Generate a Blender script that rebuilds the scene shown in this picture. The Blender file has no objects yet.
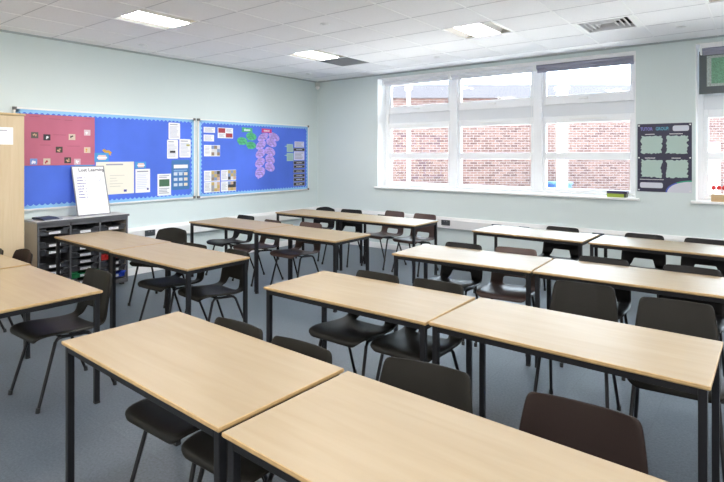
import bpy, bmesh, math, random
from mathutils import Vector, Matrix
random.seed(7)
PI = math.pi
SC = bpy.context.scene
COL = SC.collection

# ------------------------------------------------------------------ room measures (metres)
XL, YB, ZC = -6.466, 7.172, 2.914          # notice-board wall, window wall, ceiling
XR, YF = 3.0, -2.2
WT = 0.36                                  # window wall thickness

# ------------------------------------------------------------------ materials
MATS = {}
def mat(name, col, rough=0.6, metal=0.0, noise=0.0, nscale=8.0, bump=0.0, bscale=200.0, spec=0.5, sheen=0.0, coat=0.0):
    if name in MATS: return MATS[name]
    m = bpy.data.materials.new(name); m.use_nodes = True
    nt = m.node_tree; b = nt.nodes['Principled BSDF']
    b.inputs['Base Color'].default_value = (*col, 1)
    b.inputs['Roughness'].default_value = rough
    b.inputs['Metallic'].default_value = metal
    b.inputs['Specular IOR Level'].default_value = spec
    if sheen:
        b.inputs['Sheen Weight'].default_value = sheen
        b.inputs['Sheen Roughness'].default_value = 0.4
    if coat: b.inputs['Coat Weight'].default_value = coat
    if noise or bump:
        tc = nt.nodes.new('ShaderNodeTexCoord')
        n = nt.nodes.new('ShaderNodeTexNoise'); n.inputs['Scale'].default_value = nscale; n.inputs['Detail'].default_value = 5
        nt.links.new(tc.outputs['Object'], n.inputs['Vector'])
        if noise:
            r = nt.nodes.new('ShaderNodeValToRGB')
            r.color_ramp.elements[0].position = 0.3; r.color_ramp.elements[1].position = 0.7
            r.color_ramp.elements[0].color = (*[c*(1-noise) for c in col], 1)
            r.color_ramp.elements[1].color = (*[min(1, c*(1+noise)) for c in col], 1)
            nt.links.new(n.outputs['Fac'], r.inputs['Fac']); nt.links.new(r.outputs['Color'], b.inputs['Base Color'])
        if bump:
            n2 = nt.nodes.new('ShaderNodeTexNoise'); n2.inputs['Scale'].default_value = bscale; n2.inputs['Detail'].default_value = 3
            nt.links.new(tc.outputs['Object'], n2.inputs['Vector'])
            bp = nt.nodes.new('ShaderNodeBump'); bp.inputs['Strength'].default_value = bump; bp.inputs['Distance'].default_value = 0.002
            nt.links.new(n2.outputs['Fac'], bp.inputs['Height']); nt.links.new(bp.outputs['Normal'], b.inputs['Normal'])
    MATS[name] = m
    return m

def wood(name, c1, c2, scale=(2.0, 22.0, 22.0), rough=0.38, spec=0.5):
    m = bpy.data.materials.new(name); m.use_nodes = True
    nt = m.node_tree; b = nt.nodes['Principled BSDF']
    b.inputs['Roughness'].default_value = rough; b.inputs['Specular IOR Level'].default_value = spec
    tc = nt.nodes.new('ShaderNodeTexCoord'); mp = nt.nodes.new('ShaderNodeMapping')
    mp.inputs['Scale'].default_value = scale
    oi = nt.nodes.new('ShaderNodeObjectInfo'); ad = nt.nodes.new('ShaderNodeVectorMath'); ad.operation = 'MULTIPLY_ADD'
    nt.links.new(tc.outputs['Object'], ad.inputs[0]); ad.inputs[1].default_value = (1, 1, 1)
    cx = nt.nodes.new('ShaderNodeCombineXYZ')
    mu = nt.nodes.new('ShaderNodeMath'); mu.operation = 'MULTIPLY'; mu.inputs[1].default_value = 7
    nt.links.new(oi.outputs['Random'], mu.inputs[0])
    for k in range(3): nt.links.new(mu.outputs[0], cx.inputs[k])
    nt.links.new(cx.outputs[0], ad.inputs[2])
    nt.links.new(ad.outputs[0], mp.inputs['Vector'])
    n = nt.nodes.new('ShaderNodeTexNoise'); n.inputs['Scale'].default_value = 1.6; n.inputs['Detail'].default_value = 6; n.inputs['Distortion'].default_value = 0.6
    nt.links.new(mp.outputs[0], n.inputs['Vector'])
    r = nt.nodes.new('ShaderNodeValToRGB')
    r.color_ramp.elements[0].position = 0.3; r.color_ramp.elements[0].color = (*c1, 1)
    r.color_ramp.elements[1].position = 0.72; r.color_ramp.elements[1].color = (*c2, 1)
    nt.links.new(n.outputs['Fac'], r.inputs['Fac']); nt.links.new(r.outputs['Color'], b.inputs['Base Color'])
    MATS[name] = m
    return m

def emit(name, col, s):
    m = bpy.data.materials.new(name); m.use_nodes = True
    nt = m.node_tree; nt.nodes.clear()
    o = nt.nodes.new('ShaderNodeOutputMaterial'); e = nt.nodes.new('ShaderNodeEmission')
    e.inputs[0].default_value = (*col, 1); e.inputs[1].default_value = s
    nt.links.new(e.outputs[0], o.inputs[0]); MATS[name] = m
    return m

def glass_mat():
    m = bpy.data.materials.new('window_glass'); m.use_nodes = True
    nt = m.node_tree; nt.nodes.clear()
    o = nt.nodes.new('ShaderNodeOutputMaterial'); mx = nt.nodes.new('ShaderNodeMixShader')
    t = nt.nodes.new('ShaderNodeBsdfTransparent'); g = nt.nodes.new('ShaderNodeBsdfGlossy')
    t.inputs[0].default_value = (0.95, 0.97, 0.97, 1); g.inputs['Roughness'].default_value = 0.02
    fr = nt.nodes.new('ShaderNodeFresnel'); fr.inputs[0].default_value = 1.3
    nt.links.new(fr.outputs[0], mx.inputs[0]); nt.links.new(t.outputs[0], mx.inputs[1]); nt.links.new(g.outputs[0], mx.inputs[2])
    nt.links.new(mx.outputs[0], o.inputs[0]); MATS['window_glass'] = m
    return m

def brick_mat():
    m = bpy.data.materials.new('red_brick'); m.use_nodes = True
    nt = m.node_tree; b = nt.nodes['Principled BSDF']; b.inputs['Roughness'].default_value = 0.9
    tc = nt.nodes.new('ShaderNodeTexCoord'); mp = nt.nodes.new('ShaderNodeMapping'); mp.inputs['Rotation'].default_value = (PI/2, 0, 0)
    bk = nt.nodes.new('ShaderNodeTexBrick')
    bk.inputs['Color1'].default_value = (0.052, 0.020, 0.016, 1); bk.inputs['Color2'].default_value = (0.115, 0.060, 0.047, 1)
    bk.inputs['Mortar'].default_value = (0.15, 0.13, 0.125, 1)
    bk.inputs['Scale'].default_value = 1.0; bk.inputs['Brick Width'].default_value = 0.225; bk.inputs['Row Height'].default_value = 0.075
    bk.inputs['Mortar Size'].default_value = 0.008; bk.inputs['Bias'].default_value = -0.1
    nt.links.new(tc.outputs['Object'], mp.inputs[0]); nt.links.new(mp.outputs[0], bk.inputs['Vector'])
    nt.links.new(bk.outputs['Color'], b.inputs['Base Color']); MATS['red_brick'] = m
    return m

def carpet_mat():
    m = bpy.data.materials.new('carpet'); m.use_nodes = True
    nt = m.node_tree; b = nt.nodes['Principled BSDF']; b.inputs['Roughness'].default_value = 0.55; b.inputs['Specular IOR Level'].default_value = 0.6
    b.inputs['Sheen Weight'].default_value = 1.0; b.inputs['Sheen Roughness'].default_value = 0.3
    b.inputs['Sheen Tint'].default_value = (0.75, 0.87, 1, 1)
    tc = nt.nodes.new('ShaderNodeTexCoord')
    n = nt.nodes.new('ShaderNodeTexNoise'); n.inputs['Scale'].default_value = 75; n.inputs['Detail'].default_value = 4; n.inputs['Roughness'].default_value = 0.7
    nt.links.new(tc.outputs['Object'], n.inputs['Vector'])
    r = nt.nodes.new('ShaderNodeValToRGB')
    r.color_ramp.elements[0].position = 0.3; r.color_ramp.elements[0].color = (0.013, 0.020, 0.028, 1)
    r.color_ramp.elements[1].position = 0.72; r.color_ramp.elements[1].color = (0.068, 0.086, 0.110, 1)
    nt.links.new(n.outputs['Fac'], r.inputs['Fac'])
    # half-metre carpet tiles, each a slightly different tone
    bk = nt.nodes.new('ShaderNodeTexBrick'); bk.offset = 0
    bk.inputs['Color1'].default_value = (0.86, 0.88, 0.9, 1); bk.inputs['Color2'].default_value = (1.08, 1.08, 1.06, 1); bk.inputs['Mortar'].default_value = (0.72, 0.74, 0.76, 1)
    bk.inputs['Scale'].default_value = 1; bk.inputs['Brick Width'].default_value = 0.5; bk.inputs['Row Height'].default_value = 0.5; bk.inputs['Mortar Size'].default_value = 0.003
    nt.links.new(tc.outputs['Object'], bk.inputs['Vector'])
    mx = nt.nodes.new('ShaderNodeMix'); mx.data_type = 'RGBA'; mx.blend_type = 'MULTIPLY'; mx.inputs[0].default_value = 1
    nt.links.new(r.outputs['Color'], mx.inputs[6]); nt.links.new(bk.outputs['Color'], mx.inputs[7])
    nt.links.new(mx.outputs[2], b.inputs['Base Color'])
    bp = nt.nodes.new('ShaderNodeBump'); bp.inputs['Strength'].default_value = 0.12; bp.inputs['Distance'].default_value = 0.002
    nt.links.new(n.outputs['Fac'], bp.inputs['Height']); nt.links.new(bp.outputs['Normal'], b.inputs['Normal'])
    MATS['carpet'] = m
    return m

PAINT2 = mat('bounce_white_wall', (0.88, 0.87, 0.85), 0.8)  # unseen walls made whiter than the room paint to bounce light
PAINT = mat('wall_paint', (0.630, 0.715, 0.725), 0.75, bump=0.15, bscale=120)
CEIL = mat('ceiling_tile', (0.90, 0.90, 0.93), 0.85, noise=0.02, nscale=60, bump=0.4, bscale=180)
TBAR = mat('ceiling_grid_white', (0.88, 0.88, 0.90), 0.5)
GAP = mat('ceiling_void', (0.10, 0.10, 0.10), 0.9)
CARPET = carpet_mat()
BEECH = wood('beech_laminate', (0.266, 0.200, 0.119), (0.304, 0.238, 0.152), (1.2, 13, 13), 0.42, 0.5)
BEECHV = wood('beech_upright', (0.49, 0.385, 0.25), (0.55, 0.45, 0.31), (14, 14, 1.1), 0.45, 0.4)
EDGE = mat('beech_edge', (0.40, 0.27, 0.125), 0.5, noise=0.12, nscale=30)
STEEL = mat('dark_grey_steel', (0.010, 0.0105, 0.013), 0.45, noise=0.05, spec=0.3)
BLACK = mat('black_plastic', (0.012, 0.012, 0.013), 0.5)
CHG = mat('charcoal_polypropylene', (0.011, 0.0103, 0.0085), 0.5, noise=0.06, nscale=5, bump=0.12, bscale=600, spec=0.2)
CHB = mat('brown_polypropylene', (0.014, 0.0078, 0.0066), 0.45, noise=0.06, nscale=5, bump=0.12, bscale=600, spec=0.2)
CHM = mat('hazed_brown_polypropylene', (0.070, 0.044, 0.039), 0.4, noise=0.06, nscale=5, bump=0.12, bscale=600, spec=0.4)  # chair brown lightened: haze and window bounce put into the colour
CHK = mat('black_polypropylene', (0.010, 0.010, 0.011), 0.4, noise=0.06, nscale=5, bump=0.12, bscale=600, spec=0.2)
UPVC = mat('white_upvc', (0.87, 0.89, 0.92), 0.35)
WHITE = mat('white_gloss', (0.84, 0.85, 0.86), 0.4)
TRUNK = mat('white_trunking', (0.74, 0.75, 0.76), 0.45)
SOCK = mat('dark_socket', (0.055, 0.065, 0.075), 0.4)
ALU = mat('brushed_aluminium', (0.72, 0.73, 0.74), 0.35, metal=0.6)
BLUEBK = mat('blue_backing_paper', (0.08, 0.165, 0.70), 0.6, noise=0.10, nscale=1.5, spec=0.2)
SCALLOP = mat('pale_blue_border', (0.24, 0.50, 0.80), 0.55)
PINK = mat('pink_paper', (0.47, 0.145, 0.22), 0.7, noise=0.08, nscale=2.5, spec=0.2)
PAPER = mat('white_paper', (0.82, 0.83, 0.86), 0.7)
CREAM = mat('cream_paper', (0.80, 0.77, 0.68), 0.75)
LILAC = mat('pale_lilac_paper', (0.62, 0.64, 0.85), 0.7)
INK = mat('grey_print', (0.33, 0.34, 0.42), 0.8)
INKD = mat('black_ink', (0.05, 0.05, 0.07), 0.7)
INKB = mat('blue_ink', (0.06, 0.06, 0.30), 0.6)
GREY = mat('grey_melamine', (0.50, 0.50, 0.51), 0.45, noise=0.03)
DGREY = mat('dark_grey_melamine', (0.085, 0.088, 0.10), 0.5)
BEIGEP = mat('beige_end_panel', (0.58, 0.52, 0.44), 0.5)
TRAYG = mat('dark_grey_tray', (0.05, 0.053, 0.062), 0.4)
TRAYR = mat('red_tray', (0.50, 0.025, 0.02), 0.35)
TRAYE = mat('green_tray', (0.01, 0.22, 0.07), 0.35)
TRAYB = mat('blue_tray', (0.015, 0.05, 0.42), 0.35)
NAVY = mat('navy_poster', (0.018, 0.018, 0.055), 0.4)
MINT = mat('mint_poster', (0.40, 0.53, 0.50), 0.5)
PALEP = mat('pale_grey_poster', (0.60, 0.62, 0.70), 0.5)
GREENC = mat('green_card', (0.07, 0.43, 0.20), 0.6, noise=0.25, nscale=25)
PURPC = mat('lilac_card', (0.42, 0.31, 0.78), 0.6, noise=0.3, nscale=25)
MAGC = mat('magenta_card', (0.60, 0.04, 0.22), 0.6)
MINTC = mat('sage_card', (0.34, 0.52, 0.52), 0.6)
SKYC = mat('sky_blue_card', (0.06, 0.30, 0.66), 0.6)
TEALC = mat('steel_blue_card', (0.04, 0.16, 0.40), 0.6)
REDC = mat('maroon_print', (0.35, 0.03, 0.05), 0.6)
SKIN = mat('tan_print', (0.58, 0.38, 0.24), 0.7)
ORANGE = mat('ochre_card', (0.62, 0.33, 0.03), 0.6)
DARKC = mat('dark_print', (0.03, 0.03, 0.04), 0.6)
DIFF = emit('lamp_diffuser', (1.0, 0.95, 0.885), 27.0)
DIFD = emit('lamp_diffuser_dimmed', (1.0, 0.95, 0.885), 7.0)
DIFB = emit('lamp_diffuser_full', (1.0, 0.955, 0.895), 37.0)
DIFW = emit('lamp_reflector_glow', (1.0, 0.96, 0.88), 0.44)
REFL = mat('grey_reflector', (0.62, 0.62, 0.60), 0.4)
GLASS = glass_mat()
BRICK = brick_mat()
ROOFG = mat('pale_fascia', (0.064, 0.056, 0.062), 0.6)
BOUNCE = mat('bounce_paving', (0.50, 0.49, 0.48), 0.9, noise=0.1, nscale=3)  # pale surface of the added bounce strip outside
BLINDF = mat('blind_fabric', (0.80, 0.82, 0.88), 0.8)
BLINDD = mat('dark_blind_fabric', (0.30, 0.31, 0.40), 0.8)
SENS = mat('sensor_grey', (0.55, 0.57, 0.56), 0.5)

# ------------------------------------------------------------------ mesh helpers
class MB:
    def __init__(s): s.v = []; s.f = []; s.m = []
    def add(s, vs, fs, mi=0):
        o = len(s.v); s.v += [tuple(p) for p in vs]
        for f in fs: s.f.append([i+o for i in f]); s.m.append(mi)
        return s
    def box(s, a, b, mi=0):
        x0, y0, z0 = [min(p, q) for p, q in zip(a, b)]; x1, y1, z1 = [max(p, q) for p, q in zip(a, b)]
        return s.add([(x0,y0,z0),(x1,y0,z0),(x1,y1,z0),(x0,y1,z0),(x0,y0,z1),(x1,y0,z1),(x1,y1,z1),(x0,y1,z1)],
              [(0,3,2,1),(4,5,6,7),(0,1,5,4),(1,2,6,5),(2,3,7,6),(3,0,4,7)], mi)
    def prism(s, poly, fa, fb, mi=0):
        """poly: 2D points; fa/fb map a 2D point to the two 3D ends"""
        n = len(poly)
        vs = [fa(*p) for p in poly] + [fb(*p) for p in poly]
        fs = [tuple(range(n-1, -1, -1)), tuple(range(n, 2*n))] + [(i, (i+1) % n, n+(i+1) % n, n+i) for i in range(n)]
        return s.add(vs, fs, mi)
    def tube(s, pts, r, n=8, mi=0, cap=True):
        pts = [Vector(p) for p in pts]; rings = []
        up = Vector((0.137, 0.31, 0.94)).normalized()
        for i, p in enumerate(pts):
            t = (pts[min(i+1, len(pts)-1)] - pts[max(i-1, 0)]).normalized()
            a = t.cross(up)
            if a.length < 1e-3: a = t.cross(Vector((1, 0, 0)))
            a.normalize(); b = t.cross(a)
            rr = r[i] if isinstance(r, (list, tuple)) else r
            rings.append([p + a*rr*math.cos(2*PI*k/n) + b*rr*math.sin(2*PI*k/n) for k in range(n)])
        vs = [q for R in rings for q in R]; fs = []
        for i in range(len(rings)-1):
            for k in range(n):
                fs.append((i*n+k, i*n+(k+1) % n, (i+1)*n+(k+1) % n, (i+1)*n+k))
        if cap: fs += [tuple(range(n-1, -1, -1)), tuple(range((len(rings)-1)*n, len(rings)*n))]
        return s.add(vs, fs, mi)
    def build(s, name, mats, parent=None, smooth=False, bevel=0.0, loc=None):
        me = bpy.data.meshes.new(name); me.from_pydata(s.v, [], s.f)
        if not isinstance(mats, (list, tuple)): mats = [mats]
        for m in mats: me.materials.append(m)
        for p, mi in zip(me.polygons, s.m): p.material_index = mi
        bm = bmesh.new(); bm.from_mesh(me)
        bmesh.ops.recalc_face_normals(bm, faces=bm.faces[:])
        if bevel:
            es = [e for e in bm.edges if len(e.link_faces) == 2 and e.calc_face_angle(0) > 0.6]
            bmesh.ops.bevel(bm, geom=es, offset=bevel, segments=2, profile=0.5, affect='EDGES', clamp_overlap=True)
        bm.to_mesh(me); bm.free()
        if smooth:
            for p in me.polygons: p.use_smooth = True
            try: me.set_sharp_from_angle(angle=0.7)
            except Exception: pass
        o = bpy.data.objects.new(name, me); COL.objects.link(o)
        if parent: o.parent = parent
        if loc: o.location = loc
        return o

def tag(o, label, cat, group=None):
    o['label'] = label; o['category'] = cat
    if group: o['group'] = group
    return o
def struct(o, label=None):
    o['kind'] = 'structure'
    if label: o['label'] = label
    return o
def empty(name, loc=(0, 0, 0), rz=0):
    o = bpy.data.objects.new(name, None); COL.objects.link(o)
    o.location = loc; o.rotation_euler = (0, 0, rz); o.empty_display_size = 0.1
    return o
def copy_tree(o, parent=None):
    c = o.copy(); COL.objects.link(c)
    if parent: c.parent = parent
    for ch in list(o.children): copy_tree(ch, c)
    return c

def text_mesh(name, body, size, frame, mats, parent=None, bold=0.0, align='LEFT'):
    """frame: origin, right, up (3D). Lettering as a flat mesh."""
    cu = bpy.data.curves.new(name, 'FONT'); cu.body = body; cu.size = size; cu.align_x = align
    cu.extrude = 0.0004; cu.offset = bold; cu.resolution_u = 2
    t = bpy.data.objects.new(name+'_tmp', cu); COL.objects.link(t)
    dg = bpy.context.evaluated_depsgraph_get()
    me = bpy.data.meshes.new_from_object(t.evaluated_get(dg)); bpy.data.objects.remove(t); bpy.data.curves.remove(cu)
    o_, r_, u_ = [Vector(q) for q in frame]; n_ = r_.cross(u_)
    for v in me.vertices: v.co = o_ + r_*v.co.x + u_*v.co.y + n_*v.co.z
    me.materials.clear()
    for m in (mats if isinstance(mats, (list, tuple)) else [mats]): me.materials.append(m)
    me.name = name
    o = bpy.data.objects.new(name, me); COL.objects.link(o)
    if parent: o.parent = parent
    return o

# ------------------------------------------------------------------ room shell
struct(MB().box((XL-0.2, YF-0.2, -0.1), (XR+0.2, YB+0.02, 0)).build('floor', CARPET))
struct(MB().box((XL-0.2, YF-0.2, 0), (XL, YB+WT, ZC+0.3)).build('wall_left', PAINT))
struct(MB().box((XR, YF-0.2, 0), (XR+0.2, YB+WT, ZC+0.3)).build('wall_right', PAINT2))
struct(MB().box((XL-0.2, YF-0.2, 0), (XR+0.2, YF, ZC+0.3)).build('wall_front', PAINT2))
WIN = [(-5.107, -1.216), (-0.599, 2.70)]
ZS, ZT = 1.035, 2.845
w = MB()
w.box((XL, YB, 0), (XR, YB+WT, ZS-0.03)); w.box((XL, YB, ZT), (XR, YB+WT, ZC+0.3))
for a, b in [(XL, WIN[0][0]), (WIN[0][1], WIN[1][0]), (WIN[1][1], XR)]:
    w.box((a, YB, ZS-0.03), (b, YB+WT, ZT))
struct(w.build('wall_back', PAINT))
# shadow gap trim round the ceiling edge
t_ = MB(); t_.box((XL, YF, ZC-0.022), (XL+0.012, YB, ZC-0.001)); t_.box((XL, YB-0.012, ZC-0.022), (XR, YB, ZC-0.001))
struct(t_.build('trim_1', mat('grey_edge_trim', (0.38, 0.44, 0.46), 0.6)))

# ceiling: suspended tiles with white grid bars
GX0, GDX, GY0, GDY = -0.970, 0.5855, 5.585, 0.596
def cx_(i): return GX0 + GDX*i
def cy_(j): return GY0 + GDY*j
LAMPS = [(i, j) for i in (-7, -3, 1, 5) for j in (-13, -9, -5, -1)]     # cell lower corners
VENTS = {(-1, 0)}; DARKT = {(-7, 0)}
skip = set(LAMPS) | VENTS | DARKT
c_ = MB()
xs = sorted({XL} | {cx_(i) for i in range(-9, 7)} | {XR}); ys = sorted({YF} | {cy_(j) for j in range(-13, 3)} | {YB})
def cell_of(xa, ya): return (round((xa-GX0)/GDX), round((ya-GY0)/GDY))
for a in range(len(xs)-1):
    for b in range(len(ys)-1):
        if cell_of(xs[a], ys[b]) in skip and xs[a] > XL and ys[b] > YF: continue
        c_.add([(xs[a],ys[b],ZC),(xs[a+1],ys[b],ZC),(xs[a+1],ys[b+1],ZC),(xs[a],ys[b+1],ZC)], [(0,3,2,1)], 0)
for x in xs[1:-1]: c_.box((x-0.009, YF, ZC-0.004), (x+0.009, YB, ZC+0.002), 1)
for y in ys[1:-1]: c_.box((XL, y-0.0035, ZC-0.0025), (XR, y+0.0035, ZC+0.002), 2)
c_.box((XL-0.2, YF-0.2, ZC+0.2), (XR+0.2, YB+WT, ZC+0.35), 0)
struct(c_.build('ceiling', [CEIL, TBAR, mat('ceiling_joint', (0.62, 0.62, 0.66), 0.6)]))

# baseboards and dado trunking
struct(MB().box((XL, YF, 0), (XL+0.016, YB, 0.095)).build('baseboard_left', WHITE, bevel=0.004))
struct(MB().box((XL+0.016, YB-0.016, 0), (XR, YB, 0.095)).build('baseboard_back', WHITE, bevel=0.004))
TZ0, TZ1 = 0.445, 0.615
prof = [(0, TZ0), (0.05, TZ0), (0.058, TZ0+0.008), (0.058, TZ1-0.04), (0.035, TZ1), (0, TZ1)]
struct(MB().prism(prof, lambda d, z: (XL+d, 3.4, z), lambda d, z: (XL+d, YB, z)).build('trim_2', TRUNK))
struct(MB().prism(prof, lambda d, z: (XL+0.058, YB-d, z), lambda d, z: (XR, YB-d, z)).build('trim_3', TRUNK))

# ------------------------------------------------------------------ windows
def window(idx, xa, xb, muls):
    root = struct(empty('window_%d' % idx, (0, 0, 0)))
    d0, d1 = YB+0.24, YB+0.31
    fr = MB()
    fr.box((xa, d0, ZS), (xa+0.06, d1, ZT)); fr.box((xb-0.06, d0, ZS), (xb, d1, ZT))
    fr.box((xa+0.06, d0, ZS), (xb-0.06, d1, ZS+0.03)); fr.box((xa+0.06, d0, ZT-0.05), (xb-0.06, d1, ZT))
    for m in muls: fr.box((m-0.06, d0-0.03, ZS+0.03), (m+0.06, d1, ZT-0.05))
    fr.build('window_frame', UPVC, root, bevel=0.006)
    cells = []
    e = [xa+0.06] + [q for m in muls for q in (m-0.06, m+0.06)] + [xb-0.06]
    for k in range(0, len(e), 2): cells.append((e[k], e[k+1]))
    for a, b in cells:
        s = MB(); g = 0.048
        y0, y1 = d0+0.005, d1-0.01
        def ring(z0, z1, zi0, zi1):
            s.box((a, y0, z0), (a+g, y1, z1)); s.box((b-g, y0, z0), (b, y1, z1))
            s.box((a+g, y0, z0), (b-g, y1, zi0)); s.box((a+g, y0, zi1), (b-g, y1, z1))
        ring(2.262, ZT-0.05, 2.385, ZT-0.10)                                   # top-hung sash
        ring(ZS+0.03, 2.10, 1.105, 2.003)
        s.box((a+g, y0, 1.500), (b-g, y1, 1.595))
        s.build('sash', UPVC, root, bevel=0.006)
        MB().box((a, y0+0.02, 2.10), (b, y1, 2.262)).build('vent_panel', mat('vent_panel_grey', (0.74, 0.77, 0.81), 0.5), root, bevel=0.004)
        mid = (a+b)/2
        MB().box((mid-0.22, y0-0.012, 2.045), (mid+0.26, y0, 2.066)).build('trickle_vent', WHITE, root, bevel=0.003)
        h = MB(); h.box((mid-0.03, y0-0.012, 2.315), (mid+0.03, y0, 2.35)); h.box((mid-0.09, y0-0.035, 2.322), (mid+0.02, y0-0.012, 2.342))
        h.build('handle', WHITE, root, bevel=0.004)
        yg = (y0+y1)/2
        for z0, z1 in [(2.385, ZT-0.10), (1.595, 2.003), (1.105, 1.50)]:
            MB().box((a+g, yg-0.003, z0), (b-g, yg+0.003, z1)).build('pane', GLASS, root)
    MB().box((xa-0.045, YB-0.045, ZS-0.03), (xb+0.045, YB+0.01, ZS)).build('window_sill', WHITE, root, bevel=0.006)
    rv = MB()
    rv.box((xa, YB+0.002, ZS), (xa+0.006, d0, ZT)); rv.box((xb-0.006, YB+0.002, ZS), (xb, d0, ZT)); rv.box((xa+0.006, YB+0.002, ZT-0.006), (xb-0.006, d0, ZT))
    rv.build('reveal_lining', mat('white_reveal', (0.90, 0.91, 0.92), 0.5), root)
    MB().box((xa, YB+0.01, ZS-0.03), (xb, d1, ZS)).build('sill_board', WHITE, root)
    return root
window(1, WIN[0][0], WIN[0][1], (-3.80, -2.49))
window(2, WIN[1][0], WIN[1][1], (0.50, 1.60))

# roller blinds wound up at the window heads
def blind(xa, xb, fab, r, label, chain_x=None, drop=0.0):
    root = empty('roller_blind', ((xa+xb)/2, YB+0.07, ZT-0.045)); L = (xb-xa)/2
    MB().box((-L, -0.04, 0.0), (L, 0.045, 0.043)).build('head_rail', UPVC, root, bevel=0.004)
    MB().tube([(-L+0.02, 0.0, -0.012-r*0.4), (L-0.02, 0.0, -0.012-r*0.4)], r, 16).build('fabric_roll', fab, root, smooth=True)
    q = MB()
    for s in (-1, 1): q.box((s*(L-0.010)-0.008, -0.05, -0.075), (s*(L-0.010)+0.008, 0.045, 0.0))
    q.build('bracket', WHITE, root, bevel=0.003)
    MB().box((-L+0.025, -0.006, -0.085-drop), (L-0.025, 0.006, -0.03)).build('hem_bar', fab, root, bevel=0.003)
    if chain_x is not None:
        MB().tube([(chain_x, -0.055, -0.02), (chain_x, -0.057, -0.6), (chain_x-0.004, -0.055, -1.18), (chain_x+0.012, -0.055, -1.21), (chain_x+0.026, -0.055, -1.18), (chain_x+0.022, -0.055, -0.02)], 0.004, 6).build('bead_chain', WHITE, root, smooth=True)
    tag(root, label, 'blind', 'roller blinds'); return root
blind(-5.03, -3.78, BLINDF, 0.026, 'rolled pale roller blind over the pane next to the notice-board corner')
blind(-3.78, -2.47, BLINDF, 0.026, 'rolled pale roller blind with hanging white chain over middle window pane', 0.62)
blind(-2.47, -1.225, BLINDD, 0.034, 'rolled grey-violet roller blind over the window pane beside the navy poster', None, 0.02)
blind(-0.56, 0.49, BLINDD, 0.022, 'rolled grey blind above the green picture in the second window')

# ------------------------------------------------------------------ outside
struct(MB().box((-40, YB+WT, -0.35), (40, 60, -0.15)).build('ground', mat('dark_tarmac', (0.26, 0.26, 0.265), 0.9, noise=0.1, nscale=3)))
struct(MB().box((-40, YB+WT, -0.149), (40, YB+WT+3.6, -0.13)).build('bounce_strip', BOUNCE))  # unseen pale strip added to bounce sunlight up to the ceiling
struct(MB().box((-30, YB+0.02, ZC+0.36), (30, YB+WT, 7.6)).build('wall_sky_blocker', BRICK))  # unseen wall added overhead to keep sky light off the brick facade
YAWB = 0.6596                                # the far building stands square to the view
def outp(dep, r, z=-0.15): return (-math.sin(YAWB)*dep+math.cos(YAWB)*r, math.cos(YAWB)*dep+math.sin(YAWB)*r, z)
bd = empty('brick_building', outp(16, 0), YAWB)
MB().box((-7, 0, 0), (20, 6, 3.44)).build('wall', BRICK, bd)
MB().box((-7.2, -0.12, 3.44), (20.2, 6.2, 3.86)).build('fascia', ROOFG, bd, bevel=0.02)
wf = MB().box((10.72, -0.05, 0.25), (11.12, 0.02, 2.10)).build('window', mat('white_shutter', (0.7, 0.7, 0.72), 0.6), bd)
MB().box((10.70, -0.06, 0.35), (10.77, -0.045, 1.2)).build('pane', mat('blue_pane', (0.10, 0.22, 0.42), 0.3), wf)
tag(bd, 'red brick building with pale fascia seen outside through the windows', 'building')
RENDW = mat('white_render', (0.4, 0.4, 0.38), 0.7)
for (px, wd_, lb) in [(408.5, 0.10, 'slim white post outside, seen through the window pane near the corner'), (562, 0.235, 'wide white post outside, seen through the window pane beside the navy poster')]:
    dep = 14.6; c_p = empty('canopy_post', outp(dep, (px-356.08)/522.4*dep), YAWB)
    MB().box((-wd_/2, -wd_/2, 0.0), (wd_/2, wd_/2, 3.52)).build('shaft', RENDW, c_p, bevel=0.01)
    MB().box((-wd_/2-0.04, -wd_/2-0.04, 3.52), (wd_/2+0.04, wd_/2+0.04, 3.62)).build('cap', RENDW, c_p, bevel=0.01)
    tag(c_p, lb, 'post', 'white posts outside')
bn = empty('wheeled_bin', outp(15.35, 5.96), YAWB)
MB().box((-0.27, -0.3, 0.08), (0.27, 0.3, 0.86)).build('body', mat('blue_bin', (0.03, 0.08, 0.22), 0.5), bn, bevel=0.03)
MB().box((-0.29, -0.33, 0.86), (0.29, 0.33, 0.93)).build('lid', mat('pale_blue_lid', (0.07, 0.16, 0.30), 0.5), bn, bevel=0.02)
for q_ in (-1, 1): MB().tube([(q_*0.23-0.03, 0.27, 0.09), (q_*0.23+0.03, 0.27, 0.09)], 0.09, 14).build('wheel', BLACK, bn, smooth=True)
tag(bn, 'small blue bin outside against the brick wall behind the wide white post', 'bin')

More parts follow.
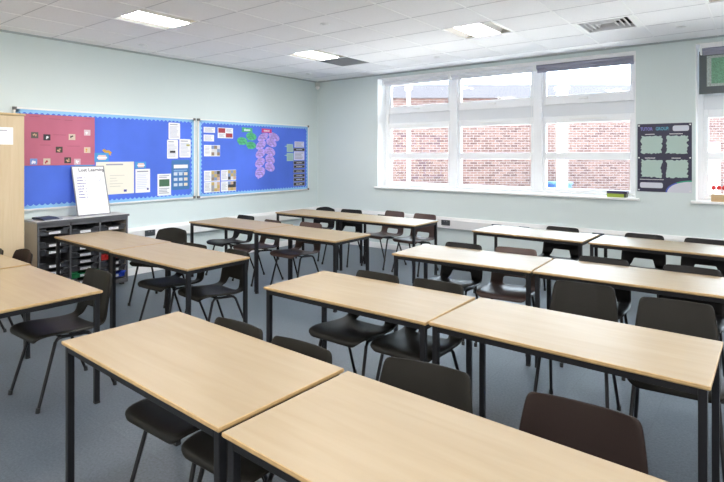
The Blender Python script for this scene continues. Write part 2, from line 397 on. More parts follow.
# ------------------------------------------------------------------ ceiling fittings
def lamp():
    root = empty('ceiling_light', (0, 0, ZC)); a, b = GDX/2-0.009, GDY/2-0.006
    h = MB(); t = 0.10
    for q in [((-a,-b,0),(-a+0.012,b,t)), ((a-0.012,-b,0),(a,b,t)), ((-a,-b,0),(a,-b+0.012,t)), ((-a,b-0.012,0),(a,b,t)), ((-a,-b,t),(a,b,t+0.01))]: h.box(*q)
    h.build('housing', WHITE, root)
    k = a-0.012; l = b-0.012; ap = 0.050; LW = 0.150; AX = 0.172
    # flat lens down the middle, a V-shaped groove each side with glowing outer reflector and cream end caps
    MB().add([(-LW,-l,0.002),(LW,-l,0.002),(LW,l,0.002),(-LW,l,0.002)], [(0,3,2,1)]).build('diffuser', DIFF, root)
    for x in (-0.055, 0.055):
        MB().prism([(x-0.007, 0.002), (x+0.007, 0.002), (x+0.004, -0.008), (x-0.004, -0.008)], lambda x, z: (x, -l, z), lambda x, z: (x, l, z)).build('ridge', mat('cream_reflector', (0.80, 0.70, 0.48), 0.5), root)
    for sx in (-1, 1):
        MB().add([(sx*LW,-l,0.002),(sx*AX,-l,ap),(sx*AX,l,ap),(sx*LW,l,0.002)], [(0,1,2,3)]).build('baffle', REFL, root)
        MB().add([(sx*AX,-l,ap),(sx*k,-l,0.004),(sx*k,l,0.004),(sx*AX,l,ap)], [(0,1,2,3)]).build('reflector', DIFW, root)
        for sy in (-1, 1):
            MB().add([(sx*LW,sy*l,0.002),(sx*AX,sy*l,ap),(sx*k,sy*l,0.004)], [(0,1,2)]).build('end_cap', mat('cream_reflector', (0.80, 0.70, 0.48), 0.5), root)
    return root
L0 = lamp()
LAB = {(-7, -5): 'square recessed ceiling light above the grey tray unit side, over the first notice board',
       (-7, -1): 'square recessed ceiling light beside the dark ceiling tile near the corner',
       (-3, -1): 'square recessed ceiling light in front of the big window'}
for n, (i, j) in enumerate(LAMPS):
    o = L0 if n == 0 else copy_tree(L0)
    o.location = (cx_(i)+GDX/2, cy_(j)+GDY/2, ZC)
    if i == -7:                                   # the row by the notice boards is on full
        for ch in o.children:
            if ch.name.startswith('diffuser'):
                ch.data = ch.data.copy(); ch.data.materials[0] = DIFB
    if j == -1 and i >= -3:                       # the lamps along the windows are dimmed by day
        for ch in o.children:
            if ch.name.startswith('diffuser'):
                ch.data = ch.data.copy(); ch.data.materials[0] = DIFD
    if (i, j) in LAB: tag(o, LAB[(i, j)], 'ceiling light', 'recessed ceiling lights in view')
    else: tag(o, 'square recessed ceiling light outside the photographed part of the room', 'ceiling light', 'recessed ceiling lights beyond the picture')

# louvred air vent (four-way) and dark tile grille
vr = empty('ceiling_vent', (cx_(-1)+GDX/2, cy_(0)+GDY/2, ZC)); a, b = GDX/2-0.009, GDY/2-0.006
vb = MB(); vb.box((-a, -b, 0.14), (a, b, 0.15)); 
for q in [((-a,-b,0.02),(-a+0.01,b,0.14)), ((a-0.01,-b,0.02),(a,b,0.14)), ((-a,-b,0.02),(a,-b+0.01,0.14)), ((-a,b-0.01,0.02),(a,b,0.14))]: vb.box(*q)
vb.build('duct_box', GAP, vr)
vf = MB(); fw = 0.045
for q in [((-a,-b,-0.004),(-a+fw,b,0.02)), ((a-fw,-b,-0.004),(a,b,0.02)), ((-a+fw,-b,-0.004),(a-fw,-b+fw,0.02)), ((-a+fw,b-fw,-0.004),(a-fw,b,0.02))]: vf.box(*q)
vf.build('frame', WHITE, vr, bevel=0.003)
VG = mat('vent_white', (0.72, 0.72, 0.74), 0.45)
for k in range(5):
    # concentric square louvres, each ring sloping outwards
    r0 = (a-fw)*(1-k/5.0); r1 = (b-fw)*(1-k/5.0); t = 0.022
    if r0 < 0.05: continue
    s = MB(); i0, i1 = r0-t, r1-t
    s.add([(-r0,-r1,0.0),(r0,-r1,0.0),(r0,r1,0.0),(-r0,r1,0.0),(-i0,-i1,0.038),(i0,-i1,0.038),(i0,i1,0.038),(-i0,i1,0.038)],
          [(0,1,5,4),(1,2,6,5),(2,3,7,6),(3,0,4,7)])
    e0, e1 = r0-0.011, r1-0.011
    for q_ in [((-r0,-r1,-0.002),(-e0,r1,0.001)), ((e0,-r1,-0.002),(r0,r1,0.001)), ((-e0,-r1,-0.002),(e0,-e1,0.001)), ((-e0,e1,-0.002),(e0,r1,0.001))]: s.box(*q_)
    o = s.build('louvre', VG, vr)
tag(vr, 'square white louvred air vent in ceiling before the window', 'air vent')
dt = empty('ceiling_grille', (cx_(-7)+GDX/2, cy_(0)+GDY/2, ZC))
q = MB(); q.box((-a+0.02, -b+0.02, 0.0), (a-0.02, b-0.02, 0.02)); q.build('mesh_plate', mat('dark_grille', (0.12, 0.125, 0.14), 0.6, noise=0.2, nscale=150), dt)
q = MB()
for s in [((-a,-b,-0.003),(-a+0.02,b,0.02)), ((a-0.02,-b,-0.003),(a,b,0.02)), ((-a+0.02,-b,-0.003),(a-0.02,-b+0.02,0.02)), ((-a+0.02,b-0.02,-0.003),(a-0.02,b,0.02))]: q.box(*s)
q.build('frame', WHITE, dt)
tag(dt, 'dark grey grille tile in ceiling beside the light near the corner', 'ceiling grille')
for (x, y, lb) in [(-0.668, 6.455, 'small white ceiling disc between the louvred vent and second window'), (-3.531, 6.374, 'small white ceiling disc close to the big window head'),
                   (-5.998, 3.465, 'small white ceiling disc close to the wall above the first notice board'), (-5.925, 6.367, 'small white ceiling disc above the corner motion sensor'), (-3.55, 4.05, 'small white ceiling disc in the open middle of the ceiling')]:
    r = empty('ceiling_detector', (x, y, ZC))
    MB().tube([(0,0,0), (0,0,-0.010)], 0.048, 20).build('base', WHITE, r, smooth=True)
    MB().tube([(0,0,-0.010), (0,0,-0.016)], [0.03, 0.022], 16).build('sensor', WHITE, r, smooth=True)
    tag(r, lb, 'ceiling detector', 'ceiling discs')

# motion sensor in the corner
ms = empty('mounted_motion_sensor', (XL+0.07, YB-0.07, ZC-0.14), math.radians(45))
MB().prism([(-0.045,-0.03),(0.045,-0.03),(0.045,0.03),(0.03,0.045),(-0.03,0.045),(-0.045,0.03)], lambda x, y: (x, y, 0.03), lambda x, y: (x, y, 0.11)).build('body', SENS, ms, bevel=0.006)
MB().tube([(0,0,0.03), (0,-0.004,0.0), (0,-0.006,-0.015)], [0.04, 0.034, 0.015], 14).build('lens', WHITE, ms, smooth=True)
tag(ms, 'small grey motion sensor up in the corner below the ceiling', 'motion sensor')

# ------------------------------------------------------------------ sockets on the trunking
def socket_left(y, z, label):
    r = empty('wall_socket', (XL+0.058, y, z))
    MB().box((0, -0.073, -0.04), (0.010, 0.073, 0.04)).build('plate', SOCK, r, bevel=0.003)
    for s in (-1, 1):
        MB().box((0.010, s*0.02-0.008, 0.014), (0.014, s*0.02+0.008, 0.03)).build('switch', mat('grey_switch', (0.2, 0.2, 0.22), 0.4), r)
    tag(r, label, 'wall socket', 'wall sockets')
def socket_back(x, z, label):
    r = empty('wall_socket', (x, YB-0.058, z))
    MB().box((-0.073, -0.010, -0.04), (0.073, 0, 0.04)).build('plate', SOCK, r, bevel=0.003)
    for s in (-1, 1):
        MB().box((s*0.02-0.008, -0.014, 0.014), (s*0.02+0.008, -0.010, 0.03)).build('switch', mat('grey_switch', (0.2, 0.2, 0.22), 0.4), r)
    tag(r, label, 'wall socket', 'wall sockets')
socket_left(3.80, 0.53, 'dark double socket on white trunking beside the grey tray unit')
socket_back(-4.98, 0.535, 'dark socket on trunking showing just above the corner table')
socket_back(-3.79, 0.535, 'dark double socket on trunking beside the end of the corner table')
socket_back(-2.98, 0.535, 'dark socket on trunking above the window-row table, first from its aisle end')
socket_back(-2.58, 0.535, 'dark socket on trunking above the window-row table, second from its aisle end')
socket_back(-1.63, 0.535, 'dark socket on trunking above the joint of the two window-row tables')

# ------------------------------------------------------------------ tables
TL, TW, TH = 1.2, 0.6, 0.71
def make_table():
    r = empty('classroom_table')
    t = 0.018; z1, z0 = TH, TH-t
    e = 0.0035
    MB().box((e, e, z0+0.001), (TL-e, TW-e, z1)).build('tabletop', BEECH, r)
    eb = MB()
    # lipped edge: a ring with a sloped lower half
    def ring(o0, zA, o1, zB):
        A = [(o0,o0,zA),(TL-o0,o0,zA),(TL-o0,TW-o0,zA),(o0,TW-o0,zA)]; B = [(o1,o1,zB),(TL-o1,o1,zB),(TL-o1,TW-o1,zB),(o1,TW-o1,zB)]
        eb.add(A+B, [(0,1,5,4),(1,2,6,5),(2,3,7,6),(3,0,4,7)], 0)
    ring(e, z1, 0.0008, z1-0.002); ring(0.0008, z1-0.002, 0.0, z0+0.006); ring(0.0, z0+0.006, 0.004, z0); ring(0.004, z0, 0.012, z0)
    eb.build('edge_band', EDGE, r)
    ins, tk = 0.012, 0.030
    f = MB(); za, zb = z0-0.030, z0-0.0005
    f.box((ins+tk, ins, za), (TL-ins-tk, ins+0.025, zb)); f.box((ins+tk, TW-ins-0.025, za), (TL-ins-tk, TW-ins, zb))
    f.box((ins, ins+tk, za), (ins+0.025, TW-ins-tk, zb)); f.box((TL-ins-0.025, ins+tk, za), (TL-ins, TW-ins-tk, zb))
    f.build('frame', STEEL, r, bevel=0.002)
    for x in (ins, TL-ins-tk):
        for y in (ins, TW-ins-tk):
            lg = MB().box((x, y, 0.012), (x+tk, y+tk, zb)).build('leg', STEEL, r, bevel=0.003)
            MB().box((x-0.001, y-0.001, 0.0), (x+tk+0.001, y+tk+0.001, 0.014)).build('foot_cap', BLACK, lg, bevel=0.002)
    return r
TABLES = [
 (-2.542, 1.067, -0.033, 'beech table in fourth row from the windows, aisle end with free corner leg'),
 (-1.316, 1.020, -0.031, 'beech table in fourth row from the windows, brown chair back behind it'),
 (-2.553, 2.311, 0.011, 'beech table in third row from windows, two dark seats showing under it'),
 (-1.346, 2.343, -0.016, 'beech table in third row from windows, two tall grey chair backs behind it'),
 (-2.537, 3.777, 0.040, 'pale beech table in second row from windows, brown chair top behind it'),
 (-1.329, 3.832, 0.030, 'pale beech table in second row from windows, two low grey chair tops behind it'),
 (-2.592, 5.483, -0.033, 'pale table in the row along the window wall, at its aisle end'),
 (-1.339, 5.436, -0.012, 'pale table in the row along the window wall, below the navy poster'),
 (-4.501, 1.055, -0.022, 'beech table end with grey chair tucked in, in the row beside the beech cupboard'),
 (-5.735, 1.085, -0.005, 'beech table in front of the beech cupboard, cut off by the picture edge'),
 (-5.847, 2.385, -0.026, 'beech table standing before the grey tray unit'),
 (-4.594, 2.330, -0.012, 'beech table joined to the one before the tray unit, two grey chairs under it'),
 (-5.800, 3.980, 0.012, 'narrow beech table below the second notice board, its end close to that wall'),
 (-4.525, 3.945, 0.009, 'narrow beech table joined to the one below the second notice board, reaching the aisle'),
 (-5.730, 5.422, 0.006, 'beech table in the far corner between notice boards and windows'),
 (-4.518, 5.430, 0.006, 'beech table below the window with two brown chairs behind it'),
]
T0 = make_table()
SCX = {10: 1.030, 12: 1.052}                    # two of the tables are a little longer
for n, (x, y, a, lb) in enumerate(TABLES):
    o = T0 if n == 0 else copy_tree(T0)
    o.location = (x, y, 0); o.rotation_euler = (0, 0, a); o.scale = (SCX.get(n, 1.0), 1, 1)
    tag(o, lb, 'table', 'classroom tables')

# ------------------------------------------------------------------ chairs
PROFILE = [  # y, z, half width  (front lip -> seat -> back -> top edge); chair faces -y
 (-.238, .412, .165), (-.236, .434, .194), (-.215, .446, .208), (-.15, .447, .216), (-.06, .436, .217), (.04, .426, .214),
 (.115, .423, .211), (.165, .428, .208), (.190, .440, .206), (.203, .456, .205), (.213, .480, .204), (.220, .503, .203), (.225, .520, .203),
 (.232, .548, .202), (.244, .60, .197), (.257, .655, .190), (.268, .703, .183), (.2745, .730, .178), (.2785, .744, .169), (.280, .750, .150)]
SEATROWS = 8
def shell_mesh(hole, rows, fillet):
    """one moulded shell; material slot 0 = seat faces, 1 = backrest faces. hole: (u at foot, u at head)"""
    bm = bmesh.new(); grid = []
    uf, uh_ = hole if hole else (0.5, 0.5)
    n = len(PROFILE)
    r0, r1 = rows
    for k, (y, z, hw) in enumerate(PROFILE):
        t = min(1, max(0, (k-r0)/max(1, r1-r0)))
        uh = uf + (uh_-uf)*t
        ci = 0.86 if uf > 0.5 else 0.58
        us = [-1, -.95, -.80, -uh-.06, -uh, -uh*ci, -uh*ci*.5, 0, uh*ci*.5, uh*ci, uh, uh+.06, .80, .95, 1]
        hwk = hw*{n-1: 0.80, n-2: 0.90, n-3: 0.96, n-4: 0.985}.get(k, 1.0) if fillet else hw
        row = []
        ty = PROFILE[min(k+1, n-1)][0]-PROFILE[max(k-1, 0)][0]; tz = PROFILE[min(k+1, n-1)][1]-PROFILE[max(k-1, 0)][1]
        L = math.hypot(ty, tz); ny, nz = -tz/L, ty/L               # normal on the sitting side
        for u in us:
            x = u*hwk
            back = min(1, max(0, (z-.43)/.12)) if k > 6 else 0
            dish = (0.016*(1-back)+0.030*back)*abs(u)**2.2           # sides rise / wrap forward
            if k < 3: dish *= k/3.0
            roll = 0.013 if abs(u) > .97 else 0.0                    # rolled rim
            d = dish - roll
            arch = 0.0
            if k >= n-4: arch = -0.004*abs(u)**3 - ({n-1: 0.022, n-2: 0.019, n-3: 0.013, n-4: 0.005}[k]*abs(u)**2 if fillet else 0)
            row.append(bm.verts.new((x, y + ny*d, z + nz*d + arch)))
        grid.append(row)
    for k in range(n-1):
        for c in range(14):
            if hole and r0 <= k < r1 and 4 <= c <= 9: continue
            f = bm.faces.new((grid[k][c], grid[k][c+1], grid[k+1][c+1], grid[k+1][c]))
            f.material_index = 0 if k < SEATROWS else 1
            f.smooth = True
    bm.verts.ensure_lookup_table()
    for v in [v for v in bm.verts if not v.link_faces]: bm.verts.remove(v)
    bmesh.ops.recalc_face_normals(bm, faces=bm.faces[:])
    me = bpy.data.meshes.new('shell'); bm.to_mesh(me); bm.free()
    me.materials.append(CHG); me.materials.append(CHG)
    o = bpy.data.objects.new('shell_tmp', me); COL.objects.link(o)
    s = o.modifiers.new('s', 'SOLIDIFY'); s.thickness = 0.007; s.offset = 0
    b = o.modifiers.new('b', 'SUBSURF'); b.levels = 1; b.render_levels = 1
    dg = bpy.context.evaluated_depsgraph_get()
    ev = bpy.data.meshes.new_from_object(o.evaluated_get(dg)); bpy.data.objects.remove(o)
    return ev
def split_shell(me):
    """seat and backrest meshes that keep the shading of the whole shell"""
    nr = [v.normal.copy() for v in me.vertices]; out = []
    for mi in (0, 1):
        ids = {}; vs = []; ns = []; fs = []
        for p in me.polygons:
            if p.material_index != mi: continue
            f = []
            for v in p.vertices:
                if v not in ids: ids[v] = len(vs); vs.append(me.vertices[v].co.copy()); ns.append(nr[v])
                f.append(ids[v])
            fs.append(f)
        m = bpy.data.meshes.new('seat' if mi == 0 else 'backrest'); m.from_pydata(vs, [], fs)
        for p in m.polygons: p.use_smooth = True
        m.normals_split_custom_set_from_vertices(ns)
        out.append(m)
    return out
SHELLS = {'trap': split_shell(shell_mesh((.56, .42), (7, 11), False)),
          'slot': split_shell(shell_mesh((.47, .47), (8, 11), False)),
          'round': split_shell(shell_mesh((.40, .38), (8, 11), True))}
LEGMESH = []
for sx in (-1, 1):
    top = [(sx*.178, -.112, .392), (sx*.176, -.095, .408), (sx*.174, -.07, .413), (sx*.172, .0, .408)]
    topb = [(sx*.172, .0, .408), (sx*.170, .07, .402), (sx*.170, .095, .396), (sx*.172, .115, .378)]
    LEGMESH.append(([(sx*.205, -.225, .006)] + top, (sx*.205, -.225)))
    LEGMESH.append((topb + [(sx*.200, .262, .006)], (sx*.200, .262)))
def make_chair(style, m):
    r = empty('classroom_chair')
    for me, nm in zip(SHELLS[style], ('seat', 'backrest')):
        k = me.copy(); k.materials.clear(); k.materials.append(m)
        o = bpy.data.objects.new(nm, k); COL.objects.link(o); o.parent = r
    for pts, (fx, fy) in LEGMESH:
        l = MB().tube(pts, 0.0105, 10).build('leg', STEELC, r, smooth=True)
        MB().tube([(fx, fy, 0.0), (fx, fy*0.985, 0.03)], 0.0135, 10).build('foot_cap', BLACK, l, smooth=True)
    c = MB()
    for y, z in ((-.07, .413), (.085, .399)): c.tube([(-.174, y, z), (.174, y, z)], 0.009, 8)
    c.build('crossbar', STEELC, r, smooth=True)
    return r
STEELC = mat('black_steel_tube', (0.009, 0.009, 0.011), 0.35, spec=0.35)
PROTO = {}
def chair(xb, yb, rz, style, m, label, sc=1.0):
    key = (style, m.name)
    if key not in PROTO: PROTO[key] = o = make_chair(style, m)
    else: o = copy_tree(PROTO[key])
    # xb, yb: where the middle of the backrest's top edge stands
    o.location = (xb + 0.275*math.sin(rz), yb - 0.275*math.cos(rz), 0); o.rotation_euler = (0, 0, rz); o.scale = (sc, sc, sc)
    tag(o, label, 'chair', 'classroom chairs')
    return o
CHAIRS = [
 (-2.035, 1.70, 0.02, 'trap', CHG, 'charcoal chair behind the fourth-row table, first from its free aisle end', 0.985),
 (-1.60, 1.69, 0.03, 'trap', CHG, 'charcoal chair behind the fourth-row table beside the joint, second from the aisle', 0.985),
 (-1.035, 1.79, 0.16, 'trap', CHG, 'charcoal chair behind the fourth-row table between the joint and the brown chair'),
 (-0.467, 1.82, 0.06, 'trap', CHB, 'large brown chair back behind the fourth-row table'),
 (-2.095, 2.96, 0.0, 'trap', CHG, 'charcoal chair tucked under the third-row table, first from its aisle end'),
 (-1.645, 3.00, 0.03, 'trap', CHG, 'charcoal chair tucked under third-row table beside the joint, dark seat showing below'),
 (-0.89, 3.52, 0.08, 'trap', CHG, 'tall charcoal chair back pulled out behind third-row table, beside the brown seat'),
 (-0.38, 3.42, 0.10, 'trap', CHG, 'tall charcoal chair back behind third-row table, at the outer end'),
 (-2.17, 4.43, 0.05, 'trap', CHK, 'black chair with large opening under second-row table, first from its aisle end'),
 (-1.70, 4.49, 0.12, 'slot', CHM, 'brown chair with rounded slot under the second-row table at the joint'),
 (-0.99, 4.49, 0.06, 'trap', CHK, 'dark chair top behind second-row table just beyond the joint'),
 (-0.40, 4.515, 0.0, 'trap', CHK, 'dark chair top behind second-row table at the outer end'),
 (-1.77, 6.10, -0.03, 'trap', CHK, 'black chair with open back under the window-row table beside the joint'),
 (-0.95, 6.075, -0.02, 'trap', CHK, 'black chair with open back under window-row table, below the navy poster'),
 (-0.42, 6.08, -0.03, 'trap', CHK, 'black chair with open back under window-row table, below the second window'),
 (-5.22, 3.38, 0.45, 'round', CHG, 'charcoal chair with rounded back standing high behind table, before the socket', 1.0),
 (-4.21, 2.98, 0.05, 'trap', CHG, 'dark chair tucked under second table from the tray unit, mostly hidden behind rounded chair', 0.97),
 (-3.63, 3.02, -0.1, 'trap', CHG, 'charcoal chair with large opening at the aisle end of the table before the tray unit', 0.965),
 (-5.47, 4.66, -0.05, 'trap', CHK, 'dark chair under narrow table below second notice board, first from that wall'),
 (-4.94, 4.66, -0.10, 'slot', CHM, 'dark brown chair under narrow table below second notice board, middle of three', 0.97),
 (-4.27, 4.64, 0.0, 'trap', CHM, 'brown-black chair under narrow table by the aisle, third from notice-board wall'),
 (-5.40, 6.20, 0.10, 'round', CHK, 'dark chair with rounded top behind the corner table, first from the corner'),
 (-4.83, 6.13, 0.15, 'trap', CHK, 'black chair behind the corner table, between rounded chair and the brown pair'),
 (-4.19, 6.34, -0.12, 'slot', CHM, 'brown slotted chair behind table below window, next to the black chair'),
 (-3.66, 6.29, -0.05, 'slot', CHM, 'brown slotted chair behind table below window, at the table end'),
 (-3.68, 1.815, 0.02, 'trap', CHG, 'charcoal chair pushed in at table end in front of the blue and green trays'),
 (-5.04, 1.83, 0.03, 'round', CHB, 'brown chair top beside the beech cupboard corner'),
 (-5.47, 1.77, 0.0, 'trap', CHG, 'dark chair top in front of the beech cupboard, cut by the picture edge', 0.96),
]
for c in CHAIRS: chair(*c)

# ------------------------------------------------------------------ grey tray unit and its trays
UX0, UX1, UY0, UY1, UZ = XL+0.03, -6.08, 2.315, 3.316, 0.85
tu = empty('tray_unit', ((UX0+UX1)/2, (UY0+UY1)/2, 0))
ox, oy = -tu.location.x, -tu.location.y
def ub(a, b): return ((a[0]+ox, a[1]+oy, a[2]), (b[0]+ox, b[1]+oy, b[2]))
MB().box(*ub((UX0-0.005, UY0-0.012, UZ-0.022), (UX1+0.012, UY1+0.012, UZ))).build('top_panel', GREY, tu, bevel=0.003)
MB().box(*ub((UX1+0.0125, UY0-0.012, UZ-0.024), (UX1+0.0165, UY1+0.012, UZ-0.001))).build('top_edge', DGREY, tu)
MB().box(*ub((UX0, UY0, 0.03), (UX1-0.018, UY0+0.018, UZ-0.022))).build('side_panel', BEIGEP, tu)
MB().box(*ub((UX0, UY1-0.018, 0.03), (UX1-0.018, UY1, UZ-0.022))).build('side_panel', BEIGEP, tu)
MB().box(*ub((UX0, UY0+0.018, 0.03), (UX0+0.01, UY1-0.018, UZ-0.022))).build('back_panel', DGREY, tu)
MB().box(*ub((UX0+0.01, UY0+0.018, 0.03), (UX1, UY1-0.018, 0.075))).build('base_panel', DGREY, tu)
ff = MB(); cw = (UY1-UY0-0.018)/3.0
MB().box(*ub((UX1-0.018, UY0+0.018, UZ-0.068), (UX1, UY1-0.018, UZ-0.022))).build('top_rail', DGREY, tu)
for k in range(4):
    y = UY0+0.009+cw*k
    if k in (0, 3):
        MB().box(*ub((UX1-0.018, y-0.009, 0.03), (UX1, y+0.009, UZ-0.022))).build('front_edge', DGREY, tu)
    else:
        MB().box(*ub((UX0+0.01, y-0.009, 0.075), (UX1, y+0.009, UZ-0.022))).build('divider', DGREY, tu)
cst = MB()
for y in (UY0+0.05, UY1-0.05):
    for x in (UX0+0.05, UX1-0.05):
        MB().box(*ub((x-0.02, y-0.02, 0.0), (x+0.02, y+0.02, 0.03))).build('foot', BLACK, tu)
tag(tu, 'grey storage unit holding three columns of plastic trays under the first notice board', 'storage unit')
def make_tray(m):
    r = empty('storage_tray'); hw = cw/2-0.014; dp = 0.30
    b = MB(); h = 0.062
    b.box((-dp, -hw+0.02, -h), (-0.012, hw-0.02, -h+0.003)); b.box((-dp, -hw+0.02, -h), (-dp+0.003, hw-0.02, 0))
    for s in (-1, 1): b.box((-dp, s*(hw-0.02)-0.0015, -h), (-0.012, s*(hw-0.02)+0.0015, 0)); b.box((-dp, min(s*(hw-0.02), s*hw), -0.004), (-0.012, max(s*(hw-0.02), s*hw), 0))
    b.build('body', m, r)
    # front: flared lip, cut low in the middle
    f = MB()
    P = [(-hw, 0.0), (-hw*0.62, 0.0), (-hw*0.50, -0.016), (hw*0.50, -0.016), (hw*0.62, 0.0), (hw, 0.0), (hw-0.012, -h), (-hw+0.012, -h)]
    f.prism(P, lambda y, z: (-0.012, y, z), lambda y, z: (-0.007, y, z)); f.build('front_panel', m, r)
    g = MB()
    for s in (-1, 1):
        a, c = s*hw*0.60, s*hw
        g.prism([(-0.010, 0.004), (0.014, 0.002), (0.014, -0.008), (-0.010, -0.006)], lambda x, z: (x, a, z), lambda x, z: (x, c, z))
        g.box((-0.007, a-0.003, -0.03), (0.010, a+0.003, 0.0))
    g.box((-0.010, -hw*0.52, -0.022), (0.012, hw*0.52, -0.016))
    g.build('handle', m, r)
    l = MB().box((-0.0065, -0.055, -0.052), (0.004, 0.060, -0.026)).build('label_holder', PAPER, r)
    k = MB(); k.box((0.004, -0.045, -0.037), (0.0046, 0.03, -0.034)); k.box((0.004, -0.045, -0.044), (0.0046, 0.045, -0.041)); k.build('print', INK, l)
    return r
TP = {}
COLN = ['column beside the cupboard', 'middle column', 'column beside the socket']
ORD = ['top', 'second', 'third', 'fourth', 'fifth', 'sixth', 'seventh', 'eighth', 'lowest']
FILL = {0: (0, 2, 3, 5, 6, 7, 8), 1: (0, 2, 3, 4, 5, 6, 7, 8), 2: (0, 2, 3, 4, 5, 6, 7, 8)}
for col in range(3):
    yc = UY0+0.009+cw*(col+0.5)
    for k in FILL[col]:
        cn, m = 'dark grey', TRAYG
        if (col, k) == (2, 5): cn, m = 'red', TRAYR
        if (col, k) in ((1, 7),): cn, m = 'green', TRAYE
        if (col, k) == (2, 8): cn, m = 'blue', TRAYB
        if cn not in TP: TP[cn] = o = make_tray(m)
        else: o = copy_tree(TP[cn])
        o.location = (UX1-0.012, yc, 0.775-0.0765*k-((0.018, 0.042, 0.042)[col] if k == 0 else 0))
        tag(o, '%s plastic tray, %s slot of the %s in grey tray unit' % (cn, ORD[k], COLN[col]), 'tray', 'trays in the storage unit')
# the runners the trays hang on belong to the unit
for col in range(3):
    y0 = UY0+0.009+cw*col
    q = MB()
    for k in range(9):
        for s, yy in ((1, y0+0.009), (-1, y0+cw-0.009)):
            q.box(*ub((UX0+0.02, yy, 0.775-0.0765*k-0.0075), (UX1-0.03, yy+s*0.012, 0.775-0.0765*k-0.0045)))
    q.build('runner', DGREY, tu)

# things on the unit
bf = empty('document_wallet', (-6.20, 2.47, UZ), 0.15)
MB().box((-0.12, -0.10, 0.0), (0.10, 0.10, 0.012)).build('sheets', mat('grey_sheets', (0.35, 0.37, 0.42), 0.6), bf)
MB().prism([(-0.125, 0.012), (0.105, 0.012), (0.10, 0.020), (0.03, 0.032), (-0.10, 0.034), (-0.125, 0.03)], lambda x, z: (x, -0.11, z), lambda x, z: (x, 0.06, z)).build('cover', mat('dark_blue_cover', (0.025, 0.035, 0.07), 0.5), bf)
tag(bf, 'dark blue wallet of papers lying on the grey tray unit', 'document wallet')

# small whiteboard leaning on the wall
WB0 = Vector((-6.250, 2.800, UZ)); WBW, WBH = 0.385, 0.60
lean = math.atan2(0.17, 0.57)
wb = empty('whiteboard', WB0)
ur = Vector((0, 1, 0)); uu = Vector((-math.sin(lean), 0, math.cos(lean))); un = ur.cross(uu)
wb.matrix_world = Matrix(((ur.x, uu.x, un.x, WB0.x), (ur.y, uu.y, un.y, WB0.y), (ur.z, uu.z, un.z, WB0.z+0.002), (0, 0, 0, 1)))
MB().box((0.008, 0.008, 0.002), (WBW-0.008, WBH-0.008, 0.010)).build('board', mat('whiteboard_white', (0.82, 0.83, 0.86), 0.3), wb)
q = MB()
for s in [((0,0,0),(0.010,WBH,0.015)), ((WBW-0.010,0,0),(WBW,WBH,0.015)), ((0.010,0,0),(WBW-0.010,0.010,0.015)), ((0.010,WBH-0.010,0),(WBW-0.010,WBH,0.015))]: q.box(*s)
q.build('frame', mat('grey_frame', (0.22, 0.23, 0.25), 0.4), wb)
text_mesh('heading', 'Lost Learning', 0.056, ((0.076, WBH-0.066, 0.0102), (1, 0, 0), (0, 1, 0)), mat('heading_grey', (0.10, 0.10, 0.13), 0.5), wb, bold=0.0016)
q = MB(); rr = random.Random(3)
for i in range(8):     # handwritten list: eight short pen-stroke lines
    x = 0.045; y = WBH-0.145-0.034*i
    while x < 0.10 + 0.02*rr.random():
        a = rr.uniform(-0.006, 0.006); wd = rr.uniform(0.007, 0.012)
        q.add([(x, y-0.007, 0.0104), (x+0.004, y-0.007, 0.0104), (x+0.004+a, y+0.010, 0.0104), (x+a, y+0.010, 0.0104)], [(0, 1, 2, 3)])
        q.add([(x, y-0.002, 0.0105), (x+wd, y+0.001, 0.0105), (x+wd, y+0.008, 0.0105), (x, y+0.005, 0.0105)], [(0, 1, 2, 3)])
        x += wd+0.002
    q.add([(0.135, y-0.006, 0.0104), (0.141, y-0.006, 0.0104), (0.143, y+0.010, 0.0104), (0.137, y+0.010, 0.0104)], [(0, 1, 2, 3)])
for x0, y0, x1, y1 in [(0.25, WBH-0.14, 0.28, WBH-0.115), (0.245, WBH-0.165, 0.275, WBH-0.14), (0.30, WBH-0.19, 0.33, WBH-0.155)]:
    q.add([(x0, y0, 0.0104), (x0+0.004, y0, 0.0104), (x1+0.004, y1, 0.0104), (x1, y1, 0.0104)], [(0, 1, 2, 3)])
q.build('handwriting', INKB, wb)
q = MB()
for i in range(1, 12): q.box((0.012, 0.03+0.038*i, 0.0100), (WBW-0.012, 0.031+0.038*i, 0.01015))
for i in range(1, 9): q.box((0.012+0.042*i, 0.02, 0.0100), (0.0128+0.042*i, WBH-0.10, 0.01015))
q.build('grid_lines', mat('pale_grid', (0.66, 0.68, 0.74), 0.5), wb)
tag(wb, 'white board headed Lost Learning leaning on the grey tray unit', 'whiteboard')

